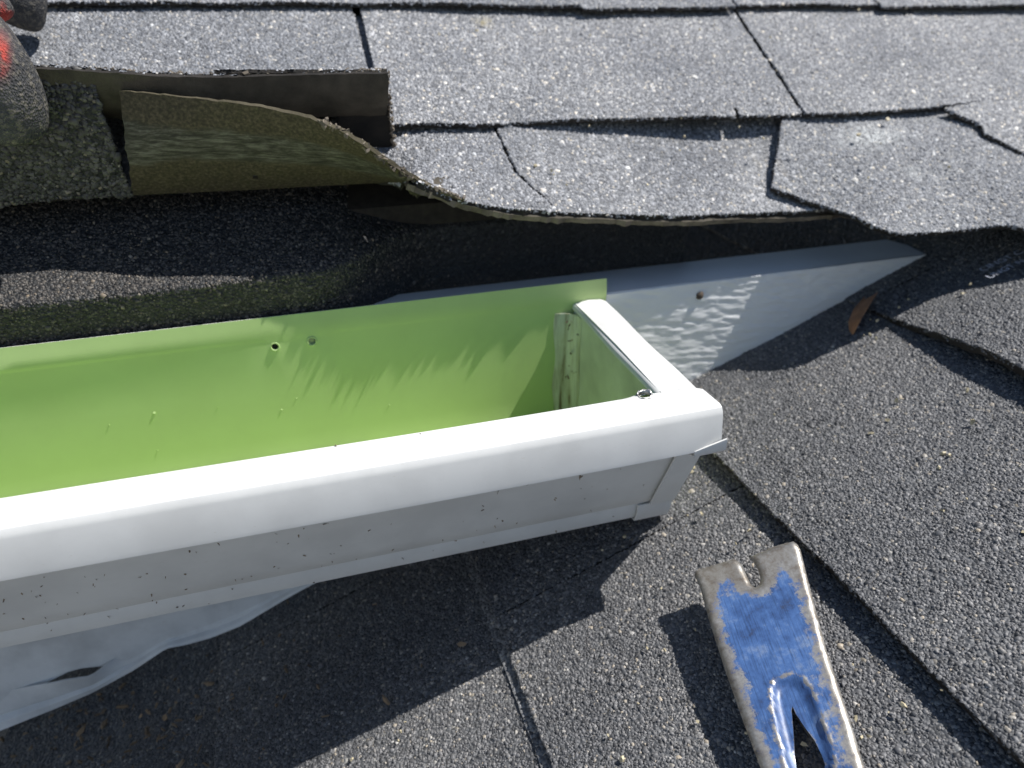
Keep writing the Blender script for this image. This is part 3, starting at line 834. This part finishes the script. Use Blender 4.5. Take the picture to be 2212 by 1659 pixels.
def sweep(name, xs, pts, parent, mats, th=.0008, nrm=(0, -1, 0), smooth=True):
    V = np.array([(x, p[0], p[1]) for x in xs for p in pts]); n = len(pts)
    T = np.array([t for i in range(len(xs) - 1) for j in range(n - 1) for t in ((i * n + j, i * n + j + 1, (i + 1) * n + j + 1), (i * n + j, (i + 1) * n + j + 1, (i + 1) * n + j))])
    o = solid(name, V[:, :2], T, lambda q: V, th, parent, mats, smooth, normal=nrm)[0]
    o.data.set_sharp_from_angle(angle=math.radians(40))
    return o
def end_cap():
    # plate closing the end: the profile's outline at x = .0098
    loop = [(y, z) for y, z in PROF[5:32]] + [(-.105, -.0152), (-.06, -.0130), (-.02, -.0122), (-.001, -.0122)]
    loop = resample(np.array(loop), .004)
    v, T = cdt(loop, [], [])
    o = solid('end_cap', v, T, lambda q: np.stack([np.full(len(q), -.0084), q[:, 0], q[:, 1]], 1), .0008, gut, (M_CAPIN, M_WHITE, M_WHITE), False, normal=(-1, 0, 0))[0]
    # inner lining seen through the opening stands at the inner lip of the top flange
    # top flange bridging back to front
    ys = np.linspace(-.0008, -.1085, 20)
    V = []
    for y in ys:
        t = (y + .0008) / -.1077; z = -.0122 - .0030 * t
        for x, dz in ((-.0098, -.0032), (-.0094, -.0008), (-.0075, 0), (.0, .0010), (.0075, .0004), (.0103, -.0008), (.0108, -.0042)):
            V.append((x - .001 * t + (.0004 * math.sin(9 * t)), y, z + dz))
    V = np.array(V); n = 7
    T = np.array([t for i in range(len(ys) - 1) for j in range(n - 1) for t in ((i * n + j, i * n + j + 1, (i + 1) * n + j + 1), (i * n + j, (i + 1) * n + j + 1, (i + 1) * n + j))])
    solid('top_flange', V[:, :2], T, lambda q: V, .0007, o, (M_WHITE, M_WHITE, M_WHITE), True, normal=(0, 0, 1))
    def off(pts, d):
        P = np.array(pts); t = np.gradient(P, axis=0); nn = np.stack([t[:, 1], -t[:, 0]], 1); nn /= np.linalg.norm(nn, axis=1)[:, None]
        # outward = away from the trough centre
        c = np.array([-.05, -.05]); s_ = np.sign(((P - c) * nn).sum(1))[:, None]
        return (P + nn * s_ * d).tolist()
    # crimped tabs wrapping the outside of the profile
    sweep('crimp_tab', np.linspace(-.0015, .0122, 6), off(PROF[16:21], .003), o, (M_WHITE, M_WHITE, M_WHITE))
    sweep('crimp_tab', np.linspace(-.007, .0122, 6), off(PROF[11:16], .0026), o, (M_WHITE, M_WHITE, M_WHITE))
    # curled tab under the lip
    tabp = [(-.1150, -.0415), (-.1215, -.0390), (-.1290, -.0374), (-.1314, -.0345), (-.1312, -.0295)]
    V = []
    xs = np.linspace(-.002, .0128, 8)
    for i, x in enumerate(xs):
        t = i / 7
        for j, (y, z) in enumerate(tabp):
            cut = max(0, (1 - t) * 1.0)          # the tab's upper edge slants down towards the gutter
            zz = z - (.0045 * cut if j >= 3 else 0) * (1 if j == 4 else .5); V.append((x, y + (.0012 * (1 - t) if j >= 3 else 0), zz))
    V = np.array(V); n = len(tabp)
    T = np.array([t for i in range(7) for j in range(n - 1) for t in ((i * n + j, i * n + j + 1, (i + 1) * n + j + 1), (i * n + j, (i + 1) * n + j + 1, (i + 1) * n + j))])
    solid('crimp_tab', V[:, :2], T, lambda q: V, .0009, o, (M_WHITE, M_WHITE, M_WHITE), True, normal=(0, -1, -.3))
    # sealant bead down the inside corner
    V = []; rows = 26
    for i in range(rows):
        z = -.0175 - .080 * i / (rows - 1)
        w = .0046 + .0003 * math.sin(i * .55)
        for x, y in ((.0-.0082 - w * 2.6, -.0006), (.0-.0082 - w * 1.4, -.0016), (.0-.0082 - w * .7, -.0035), (-.0090, -.0035 - w * .6), (-.0087, -.007 - w)):
            V.append((x, y + random.uniform(-.0001, .0001), z))
    V = np.array(V); n = 5
    T = np.array([t for i in range(rows - 1) for j in range(n - 1) for t in ((i * n + j, i * n + j + 1, (i + 1) * n + j + 1), (i * n + j, (i + 1) * n + j + 1, (i + 1) * n + j))])
    solid('sealant', V[:, [0, 2]], T, lambda q: V, .0005, o, (M_SEAL, M_SEAL, M_SEAL), True, normal=(-1, -1, 0))
    g = []
    for i in range(14):
        g.append((-.0082 - abs(random.gauss(.004, .0022)), -.0022 - abs(random.gauss(.004, .003)), -.020 - abs(random.gauss(0, .02))))
    chips('corner_grime', g, .0006, o, M_GRIME, .2, 21, 2.6)
    return o
CAP = end_cap()

# burr round the lip hole, wall hole discs (one dark as painted shade), specks
def burr(name, c, nrm, r, parent, m_, tall, k=14, seed=0):
    g = np.random.default_rng(seed)
    nrm = np.array(nrm, float); nrm /= np.linalg.norm(nrm); a = np.cross(nrm, (1., .2, .1)); a /= np.linalg.norm(a); b = np.cross(nrm, a)
    V = []; Fq = []
    for i in range(k):
        q = 2 * math.pi * i / k; d = a * math.cos(q) + b * math.sin(q); h = tall * g.uniform(.3, 1.2)
        V += [c + d * r * 1.25 - nrm * .0003, c + d * r * g.uniform(.98, 1.12) + nrm * h, c + d * r * .82 + nrm * h * .5, c + d * r * .8 - nrm * .002]
    for i in range(k):
        j = (i + 1) % k
        for l in range(3): Fq.append((i * 4 + l, i * 4 + l + 1, j * 4 + l + 1, j * 4 + l))
    return raw(name, V, Fq, parent, (m_,), True)
burr('hole_burr', np.array([-.0185, -.1108, -.0134]), (-.1, -.15, 1), .0032, TR, M_STEEL, .0019, seed=2)
burr('hole_burr', np.array([-.1733, -.0003, -.0162]), (0, -1, .1), .0021, TR, M_GREEN, .0005, seed=3)
burr('hole_burr', np.array([-.1547, -.0003, -.0157]), (0, -1, .1), .0023, TR, M_GREEN, .0005, seed=4)
raw_disc('hole_dark', np.array([-.1733, .0010, -.0162]), .0022, (0, -1, 0), TR, M_HOLE, 14, .0001)
raw_disc('hole_dark', np.array([-.1547, .0010, -.0157]), .0024, (0, -1, 0), TR, M_STEEL, 14, .0001)
sp = []
def on_prof(x, s_):
    return gmap(np.array([[x, s_]]))[0]
for i in range(170):
    x = -.36 + .36 * random.random() ** 1.4; s_ = random.uniform(SL[13], SL[21])
    p = on_prof(x, s_); sp.append(p + np.array([0, -.0009, -.0004]))
chips('dirt_specks', sp, .00030, TR, M_GRIME, .2, 31, 2.8)
sp = [on_prof(-.150 - .025 * random.random(), random.uniform(SL[31], SL[32])) + np.array([0, .0, .0002]) for i in range(9)]
sp += [on_prof(random.uniform(-.33, .0), random.uniform(SL[29], SL[31])) + np.array([0, .0, .0002]) for i in range(7)]
sp2 = []
for x in np.linspace(-.33, -.07, 420):
    if math.sin(x * 90) + math.sin(x * 37 + 1) > -.9: sp2.append(on_prof(x + random.uniform(-.0006, .0006), SL[30] + .0022 * math.sin(x * 420 + 2 * math.sin(x * 60)) + random.gauss(0, .0003)))
chips('stain_trail', sp2, .0003, TR, M_STAIN, .12, 34, 2.)
chips('lip_specks', sp, .0006, TR, M_GRIME, .25, 32, 1.8)
sp = [on_prof(random.uniform(-.33, -.03), random.uniform(SL[6], SL[7])) + np.array([0, -.0002, 0]) for i in range(9)]
chips('paint_pimples', sp, .0004, TR, M_GREEN, .5, 33, 1.2)

# ================================================================== PRY BAR
def pry_bar():
    m_blue, nt, b = mat('worn_blue_paint')
    co = coords(nt)
    at = N(nt, 'ShaderNodeAttribute', attribute_name='edge')
    la = N(nt, 'ShaderNodeAttribute', attribute_name='along')
    st_ = N(nt, 'ShaderNodeMapping'); st_.inputs['Scale'].default_value = (1, .05, 1); nt.links.new(la.outputs['Vector'], st_.inputs[0])
    n1 = noise(nt, co, 230., 7, .75); n2 = noise(nt, st_.outputs[0], 1500., 4, .7); n4 = noise(nt, co, 75., 6, .7)
    ad = N(nt, 'ShaderNodeMath', operation='MULTIPLY_ADD'); ad.inputs[1].default_value = 1.5
    nt.links.new(n1.outputs[0], ad.inputs[0]); nt.links.new(at.outputs['Fac'], ad.inputs[2])
    wear = ramp(nt, [(1.0, (0, 0, 0)), (1.0, (1, 1, 1))]); mrw = N(nt, 'ShaderNodeMapRange'); mrw.inputs['From Min'].default_value = .99; mrw.inputs['From Max'].default_value = 1.2; nt.links.new(ad.outputs[0], mrw.inputs['Value']); wear = ramp(nt, [(0, (0, 0, 0)), (1, (1, 1, 1))]); nt.links.new(mrw.outputs[0], wear.inputs[0])
    blue = ramp(nt, [(.34, (.035, .05, .10)), (.43, (.04, .09, .23)), (.55, (.065, .14, .33)), (.66, (.15, .22, .37))]); nt.links.new(n4.outputs[0], blue.inputs[0])
    scr = ramp(nt, [(.35, (.5, .5, .5)), (.5, (1, 1, 1)), (.66, (1.1, 1.1, 1.1)), (.72, (2.2, 1.9, 1.5))]); nt.links.new(n2.outputs[0], scr.inputs[0])
    bl = mixc(nt, .85, blue.outputs[0], mixc(nt, 1., blue.outputs[0], scr.outputs[0], 'MULTIPLY'))
    st = ramp(nt, [(.3, (.22, .17, .12)), (.55, (.44, .41, .36)), (.75, (.62, .60, .56))]); nt.links.new(n1.outputs[0], st.inputs[0])
    nt.links.new(mixc(nt, wear.outputs[0], bl, st.outputs[0]), b.inputs['Base Color'])
    mw = N(nt, 'ShaderNodeMath', operation='MULTIPLY'); mw.inputs[1].default_value = .75; nt.links.new(wear.outputs[0], mw.inputs[0])
    nt.links.new(mw.outputs[0], b.inputs['Metallic'])
    b.inputs['Roughness'].default_value = .38
    bump(nt, n1.outputs[0], .2, .0004, b)
    # plane of the bar, its claw end raised above the roof
    P1 = hit(1505, 1235, (0, 0, 1), -.0885); P2 = hit(1645, 1659, (0, 0, 1), -.1035)
    ac = np.array([1, 0, ML * .86]); nrm = np.cross(ac, P1 - P2); nrm /= np.linalg.norm(nrm); nrm *= np.sign(nrm[2])
    def on(px, py): return hit(px, py, nrm, nrm @ P1)
    e1 = (P1 - P2) / np.linalg.norm(P1 - P2); e2 = np.cross(e1, nrm)
    if e2[0] < 0: e2 = -e2
    def uv(P): return ((P - P1) @ e2, (P - P1) @ e1)
    def q(px, py): return uv(on(px, py))
    z = lambda zx, zy: q(1475 + zx / 3, 1106 + zy / 3)
    left = [z(505, 1659), z(390, 1350), z(270, 1010), z(170, 700), z(110, 480), z(72, 400)]
    claw = [z(85, 372), z(200, 340), z(330, 297), z(372, 325), z(408, 392), z(440, 462), z(468, 476), z(494, 462), z(504, 425), z(488, 370), z(456, 315), z(430, 287), z(520, 248), z(620, 208), z(715, 185)]
    right = [z(745, 205), z(765, 250), z(800, 390), z(860, 620), z(930, 880), z(1020, 1150), z(1110, 1420), z(1180, 1659)]
    bl_, br_ = np.array(left[0]), np.array(right[-1])
    dn = lambda p, t, w: (p[0] + w, p[1] - t)
    low = [dn(br_, .02, .0), dn(br_, .09, -.008), dn(br_, .17, -.009), dn(bl_, .17, .007), dn(bl_, .09, .006), dn(bl_, .02, .0)]
    out = left[::-1] and (left + claw + right + low)
    out = resample(np.array(out), .0018)
    # teardrop hole
    hole = [z(708, 1240), z(730, 1290), z(790, 1380), z(850, 1460), z(900, 1560), z(920, 1620), z(915, 1680), z(880, 1740), z(820, 1755), z(760, 1720), z(735, 1650), z(722, 1560), z(716, 1450), z(708, 1340), z(702, 1270)]
    hole = resample(np.array(hole), .0012)
    rec = [z(640, 1075), z(700, 1060), z(760, 1080), z(815, 1140), z(850, 1230), z(900, 1360), z(945, 1500), z(970, 1600), z(965, 1700), z(930, 1790), z(830, 1830), z(730, 1790), z(690, 1700), z(655, 1560), z(610, 1370), z(575, 1200), z(578, 1130), z(600, 1095)]
    rec = np.array(rec)
    mn, mx = out.min(0), out.max(0)
    gx, gy = np.meshgrid(np.arange(mn[0], mx[0], .0011), np.arange(mn[1], mx[1], .0016))
    G = np.stack([gx.ravel(), gy.ravel()], 1); G += rng.uniform(-.0002, .0002, G.shape)
    G = G[inpoly(G, out) & ~inpoly(G, hole)]
    allb = np.vstack([out, hole])
    dist = lambda Q, B: np.sqrt(np.concatenate([((Q[i:i + 400, None] - B[None]) ** 2).sum(2).min(1) for i in range(0, len(Q), 400)]))
    G = G[dist(G, allb) > .0006]
    v, T = cdt(out, [hole], G)
    recd = resample(rec, .0008)
    de = dist(v, out); dh = dist(v, hole); dr = dist(v, recd); inr = inpoly(v, rec)
    tclaw = max(p[1] for p in claw)
    def fmap(q_):
        prof = -.0016 * np.clip(1 - de / .0022, 0, 1) ** 2
        prof = prof - np.where(inr, .0022 * np.clip(dr / .003, 0, 1) ** .7, 0)
        prof = prof + np.where(~inr, .0004 * np.exp(-(dr / .0012) ** 2), 0)
        # the end thins to the claw and bends up very slightly
        v_ = q_[:, 1]; k = np.clip((v_ + .02) / .03, 0, 1)
        prof = prof + .0015 * k * k
        # behind the frame the bar comes down to rest on the roof and its heel bends
        k2 = np.clip((-v_ - .12) / .14, 0, 1); prof = prof - .002 * k2
        return P1 + q_[:, :1] * e2 + q_[:, 1:] * e1 + prof[:, None] * nrm
    thick = lambda q_: np.clip(.0052 - .0022 * np.clip((q_[:, 1] + .025) / .03, 0, 1), .001, 1) - np.where(inr, .0015 * np.clip(dr / .003, 0, 1), 0) - .001 * np.clip(1 - de / .0022, 0, 1)
    o, P, T2, n = solid('pry_bar', v, T, fmap, thick, None, (m_blue, m_blue, M_STEEL), True, normal=nrm)
    full = np.zeros(len(o.data.vertices), np.float32)
    ew = np.clip(1.2 - de / .0075, 0, 1) * .60 + .40 * np.clip(1 - dh / .0018, 0, 1) + np.where(~inr, .50 * np.exp(-(dr / .0022) ** 2), 0) - np.where(inr, .12, 0)
    ew += .45 * np.clip((v[:, 1] + .020) / .014, 0, 1)
    full[:len(v)] = ew; full[len(v):2 * len(v)] = ew
    lv = np.zeros((len(o.data.vertices), 3), np.float32); lv[:len(v), :2] = v; lv[len(v):2 * len(v), :2] = v
    o.data.attributes.new('along', 'FLOAT_VECTOR', 'POINT').data.foreach_set('vector', lv.reshape(-1))
    o.data.attributes.new('edge', 'FLOAT', 'POINT').data.foreach_set('value', full)
    tag(o, 'scratched blue flat pry bar with notched claw and teardrop nail slot', 'pry bar')
    return o
pry_bar()

# ================================================================== GLOVED HAND
def glove():
    mm, nt, b = mat('grey_knit_glove')
    co = coords(nt)
    w1 = N(nt, 'ShaderNodeTexVoronoi', Scale=1050.); nt.links.new(coords(nt, (1, 1.4, .8)), w1.inputs['Vector'])
    n1 = noise(nt, co, 60., 5, .65); n2 = noise(nt, co, 420., 3); n3 = noise(nt, co, 90., 3)
    base = ramp(nt, [(.3, (.045, .045, .047)), (.55, (.075, .075, .077)), (.75, (.12, .118, .115))]); nt.links.new(n1.outputs[0], base.inputs[0])
    dust = ramp(nt, [(.5, (0, 0, 0)), (.66, (1, 1, 1))]); nt.links.new(n2.outputs[0], dust.inputs[0])
    d1 = N(nt, 'ShaderNodeMath', operation='MULTIPLY'); d1.inputs[1].default_value = .5; nt.links.new(dust.outputs[0], d1.inputs[0])
    c1 = mixc(nt, d1.outputs[0], base.outputs[0], (.27, .24, .19))
    at = N(nt, 'ShaderNodeAttribute', attribute_name='red')
    r1 = N(nt, 'ShaderNodeMath', operation='MULTIPLY'); rr = ramp(nt, [(.42, (0, 0, 0)), (.52, (1, 1, 1))]); nt.links.new(n3.outputs[0], rr.inputs[0])
    nt.links.new(at.outputs['Fac'], r1.inputs[0]); nt.links.new(rr.outputs[0], r1.inputs[1])
    nt.links.new(mixc(nt, r1.outputs[0], c1, (.62, .075, .05)), b.inputs['Base Color'])
    b.inputs['Roughness'].default_value = .9
    b.inputs['Specular IOR Level'].default_value = .15
    p = bump(nt, w1.outputs['Distance'], .8, .0009, b)
    bump(nt, n2.outputs[0], .5, .0008, b, p)
    V = []; E = []; Rd = []
    def add(p, r, par=None):
        V.append(tuple(p)); Rd.append(r)
        if par is not None: E.append((par, len(V) - 1))
        return len(V) - 1
    palm = add((-.395, .075, .170), .030)
    wrist = add((-.455, .035, .215), .031, palm)
    a1 = add((-.56, -.03, .29), .040, wrist); a2 = add((-.70, -.12, .40), .047, a1)
    kn = add((-.365, .095, .160), .027, palm)
    # thumb in front of the upturned piece
    t0 = add(at_y(-190, 20, .022), .019, palm)
    t1 = add(at_y(-92, 66, .006), .0185, t0); t2 = add(at_y(-32, 138, -.003), .0172, t1); t3 = add(at_y(6, 205, .0), .0168, t2); t4 = add(at_y(18, 258, .003), .0160, t3); t5 = add(at_y(22, 293, .006), .0135, t4)
    # index finger, just behind the thumb
    i1 = add(at_y(-150, -70, .07), .013, kn); i2 = add(at_y(-75, -20, .06), .0115, i1); i3 = add(at_y(-32, 25, .048), .0130, i2); i4 = add(at_y(-18, 55, .048), .0115, i3)
    # middle finger pressing on the lit shingle
    m0 = add((-.372, .125, .172), .014, kn); m1 = add(at_y(-60, -70, .14), .0125, m0); m2 = add(at_y(15, -10, .140), .0160, m1); m3 = add(at_y(72, 14, .140), .0150, m2); m4 = add(at_y(104, 22, .141), .0125, m3)
    # ring and little finger, outside the frame
    g0 = add((-.400, .135, .172), .014, kn); g1 = add((-.378, .175, .178), .0122, g0); g2 = add((-.348, .190, .168), .0115, g1); g3 = add((-.325, .192, .156), .0098, g2)
    l0 = add((-.425, .125, .178), .012, palm); l1 = add((-.420, .172, .182), .0108, l0); l2 = add((-.395, .195, .174), .010, l1); l3 = add((-.375, .200, .164), .0086, l2)
    me = bpy.data.meshes.new('hand_skeleton'); me.from_pydata(V, E, [])
    o = bpy.data.objects.new('hand_skeleton', me); COL.objects.link(o)
    sk = o.modifiers.new('skin', 'SKIN'); sk.use_smooth_shade = True; sk.branch_smoothing = .6
    for i, sv in enumerate(me.skin_vertices[0].data):
        sv.radius = (Rd[i], Rd[i]); sv.use_root = (i == 0)
    ss = o.modifiers.new('sub', 'SUBSURF'); ss.levels = 3; ss.render_levels = 3
    bpy.context.view_layer.update()
    ev = o.evaluated_get(bpy.context.evaluated_depsgraph_get())
    nm = bpy.data.meshes.new_from_object(ev)
    bpy.data.objects.remove(o)
    nm.name = 'gloved_hand'
    h = link('gloved_hand', nm, None, (mm,))
    co_ = np.zeros(len(nm.vertices) * 3); nm.vertices.foreach_get('co', co_); co_ = co_.reshape(-1, 3)
    x, y, z = project(co_)
    red = np.exp(-(((x - 2) / 13) ** 2 + ((y - 118) / 34) ** 2)) * 1.1 * (co_[:, 1] < .02) + .8 * np.exp(-(((x - 10) / 20) ** 2 + ((y - 45) / 40) ** 2)) * (co_[:, 1] > .03) * (co_[:, 1] < .09)
    # the print sits on the cloth near the thumb joint and the index finger
    nm.attributes.new('red', 'FLOAT', 'POINT').data.foreach_set('value', np.clip(red, 0, 1).astype(np.float32))
    nm.polygons.foreach_set('use_smooth', np.ones(len(nm.polygons), bool))
    tag(h, 'hand in a dusty grey knit work glove with red print, pinching the lifted shingle', 'gloved hand')
    return h
glove()

# ================================================================== SMALL THINGS
# curled dry leaf caught under the tip of the board
def leaf():
    A = [lo(1868, 640, .006), lo(1845, 668, .006), lo(1834, 695, .004), lo(1836, 722, .001)]
    Bp = [lo(1897, 632, .012), lo(1878, 660, .014), lo(1860, 690, .012), lo(1843, 724, .002)]
    V = []; nv = 7; nu = 16
    for i in range(nu):
        u = i / (nu - 1) * 3; k = min(2, int(u)); t = u - k
        a = np.array(A[k]) * (1 - t) + np.array(A[k + 1]) * t; b = np.array(Bp[k]) * (1 - t) + np.array(Bp[k + 1]) * t
        for j in range(nv):
            v = j / (nv - 1); P = a + (b - a) * v; P = P + np.array([-.003, 0, -.003]) * math.sin(math.pi * v) * (1 - i / nu)
            V.append(P)
    V = np.array(V)
    T = np.array([t for i in range(nu - 1) for j in range(nv - 1) for t in ((i * nv + j, i * nv + j + 1, (i + 1) * nv + j + 1), (i * nv + j, (i + 1) * nv + j + 1, (i + 1) * nv + j))])
    o = solid('dry_leaf', V[:, :2], T, lambda q: V, .0004, None, (M_LEAF2, M_LEAF, M_LEAF), True, normal=(0, -1, .5))[0]
    tag(o, 'small curled brown dry leaf wedged under the pointed end of the board', 'leaf')
leaf()

# loose grit and litter
g = np.random.default_rng(5)
pts = []
for px, py in [(1893, 731), (1880, 722), (1866, 724), (1880, 690), (1895, 693), (1962, 646), (1942, 663), (2095, 613), (2080, 634), (2090, 842), (1795, 980), (1796, 1056), (1900, 1085), (1620, 1050), (1990, 1100), (2212, 1150), (1500, 1010), (1880, 935), (860, 1600), (865, 1580), (875, 1560), (760, 1640)]:
    pts.append(lo(px, py, .0085 if px > 1400 else .0065) )
for i in range(70):
    pts.append(lo(g.uniform(1300, 2212), g.uniform(860, 1640), .0075))
chips('loose_grit', pts, .0009, side, M_PALEGRIT, .5, 41, 1.3)
pts = [lo(g.normal(230, 170), g.normal(1560, 70), .0055) for i in range(170)] + [lo(g.uniform(300, 1050), g.uniform(1300, 1600), .006) for i in range(25)]
chips('litter', pts, .0010, side, M_DEBRIS, .4, 42, 2.2)
pts = [up(902, 323, .001), up(1272, 272, .001), up(1190, 300, .001), up(1060, 45, .004), up(1042, 50, .004), up(1030, 66, .004), up(905, 390, .001)] + [up(g.uniform(900, 2150), g.uniform(20, 440), .003) for i in range(50)]
chips('loose_grit', pts, .0008, eave, M_PALEGRIT, .5, 43, 1.2)

# faded lettering on the sealing strip of the side roof
def lettering():
    for row, (txt, px0, py0, px1, py1) in enumerate((('CINGT C', 2123, 588, 2212, 546), ('UNGT N', 2139, 603, 2216, 566))):
        cu = bpy.data.curves.new('lettering', 'FONT'); cu.body = txt; cu.size = 1.; cu.extrude = 0
        ob = bpy.data.objects.new('lettering', cu); COL.objects.link(ob)
        bpy.context.view_layer.update()
        me = bpy.data.meshes.new_from_object(ob.evaluated_get(bpy.context.evaluated_depsgraph_get()))
        bpy.data.objects.remove(ob)
        A = lo(px0, py0, .0108); B = lo(px1, py1, .0100)
        wdt = max(v.co.x for v in me.vertices)
        ex = (B - A) / wdt
        nn = np.array([-ML, 0, 1]); nn /= np.linalg.norm(nn); ey = np.cross(nn, ex); ey = ey / np.linalg.norm(ey) * .0062
        for v in me.vertices:
            v.co = Vector(A + ex * v.co.x + ey * v.co.y + nn * .0004)
        o = link('lettering', me, side, (M_PRINT,))
lettering()
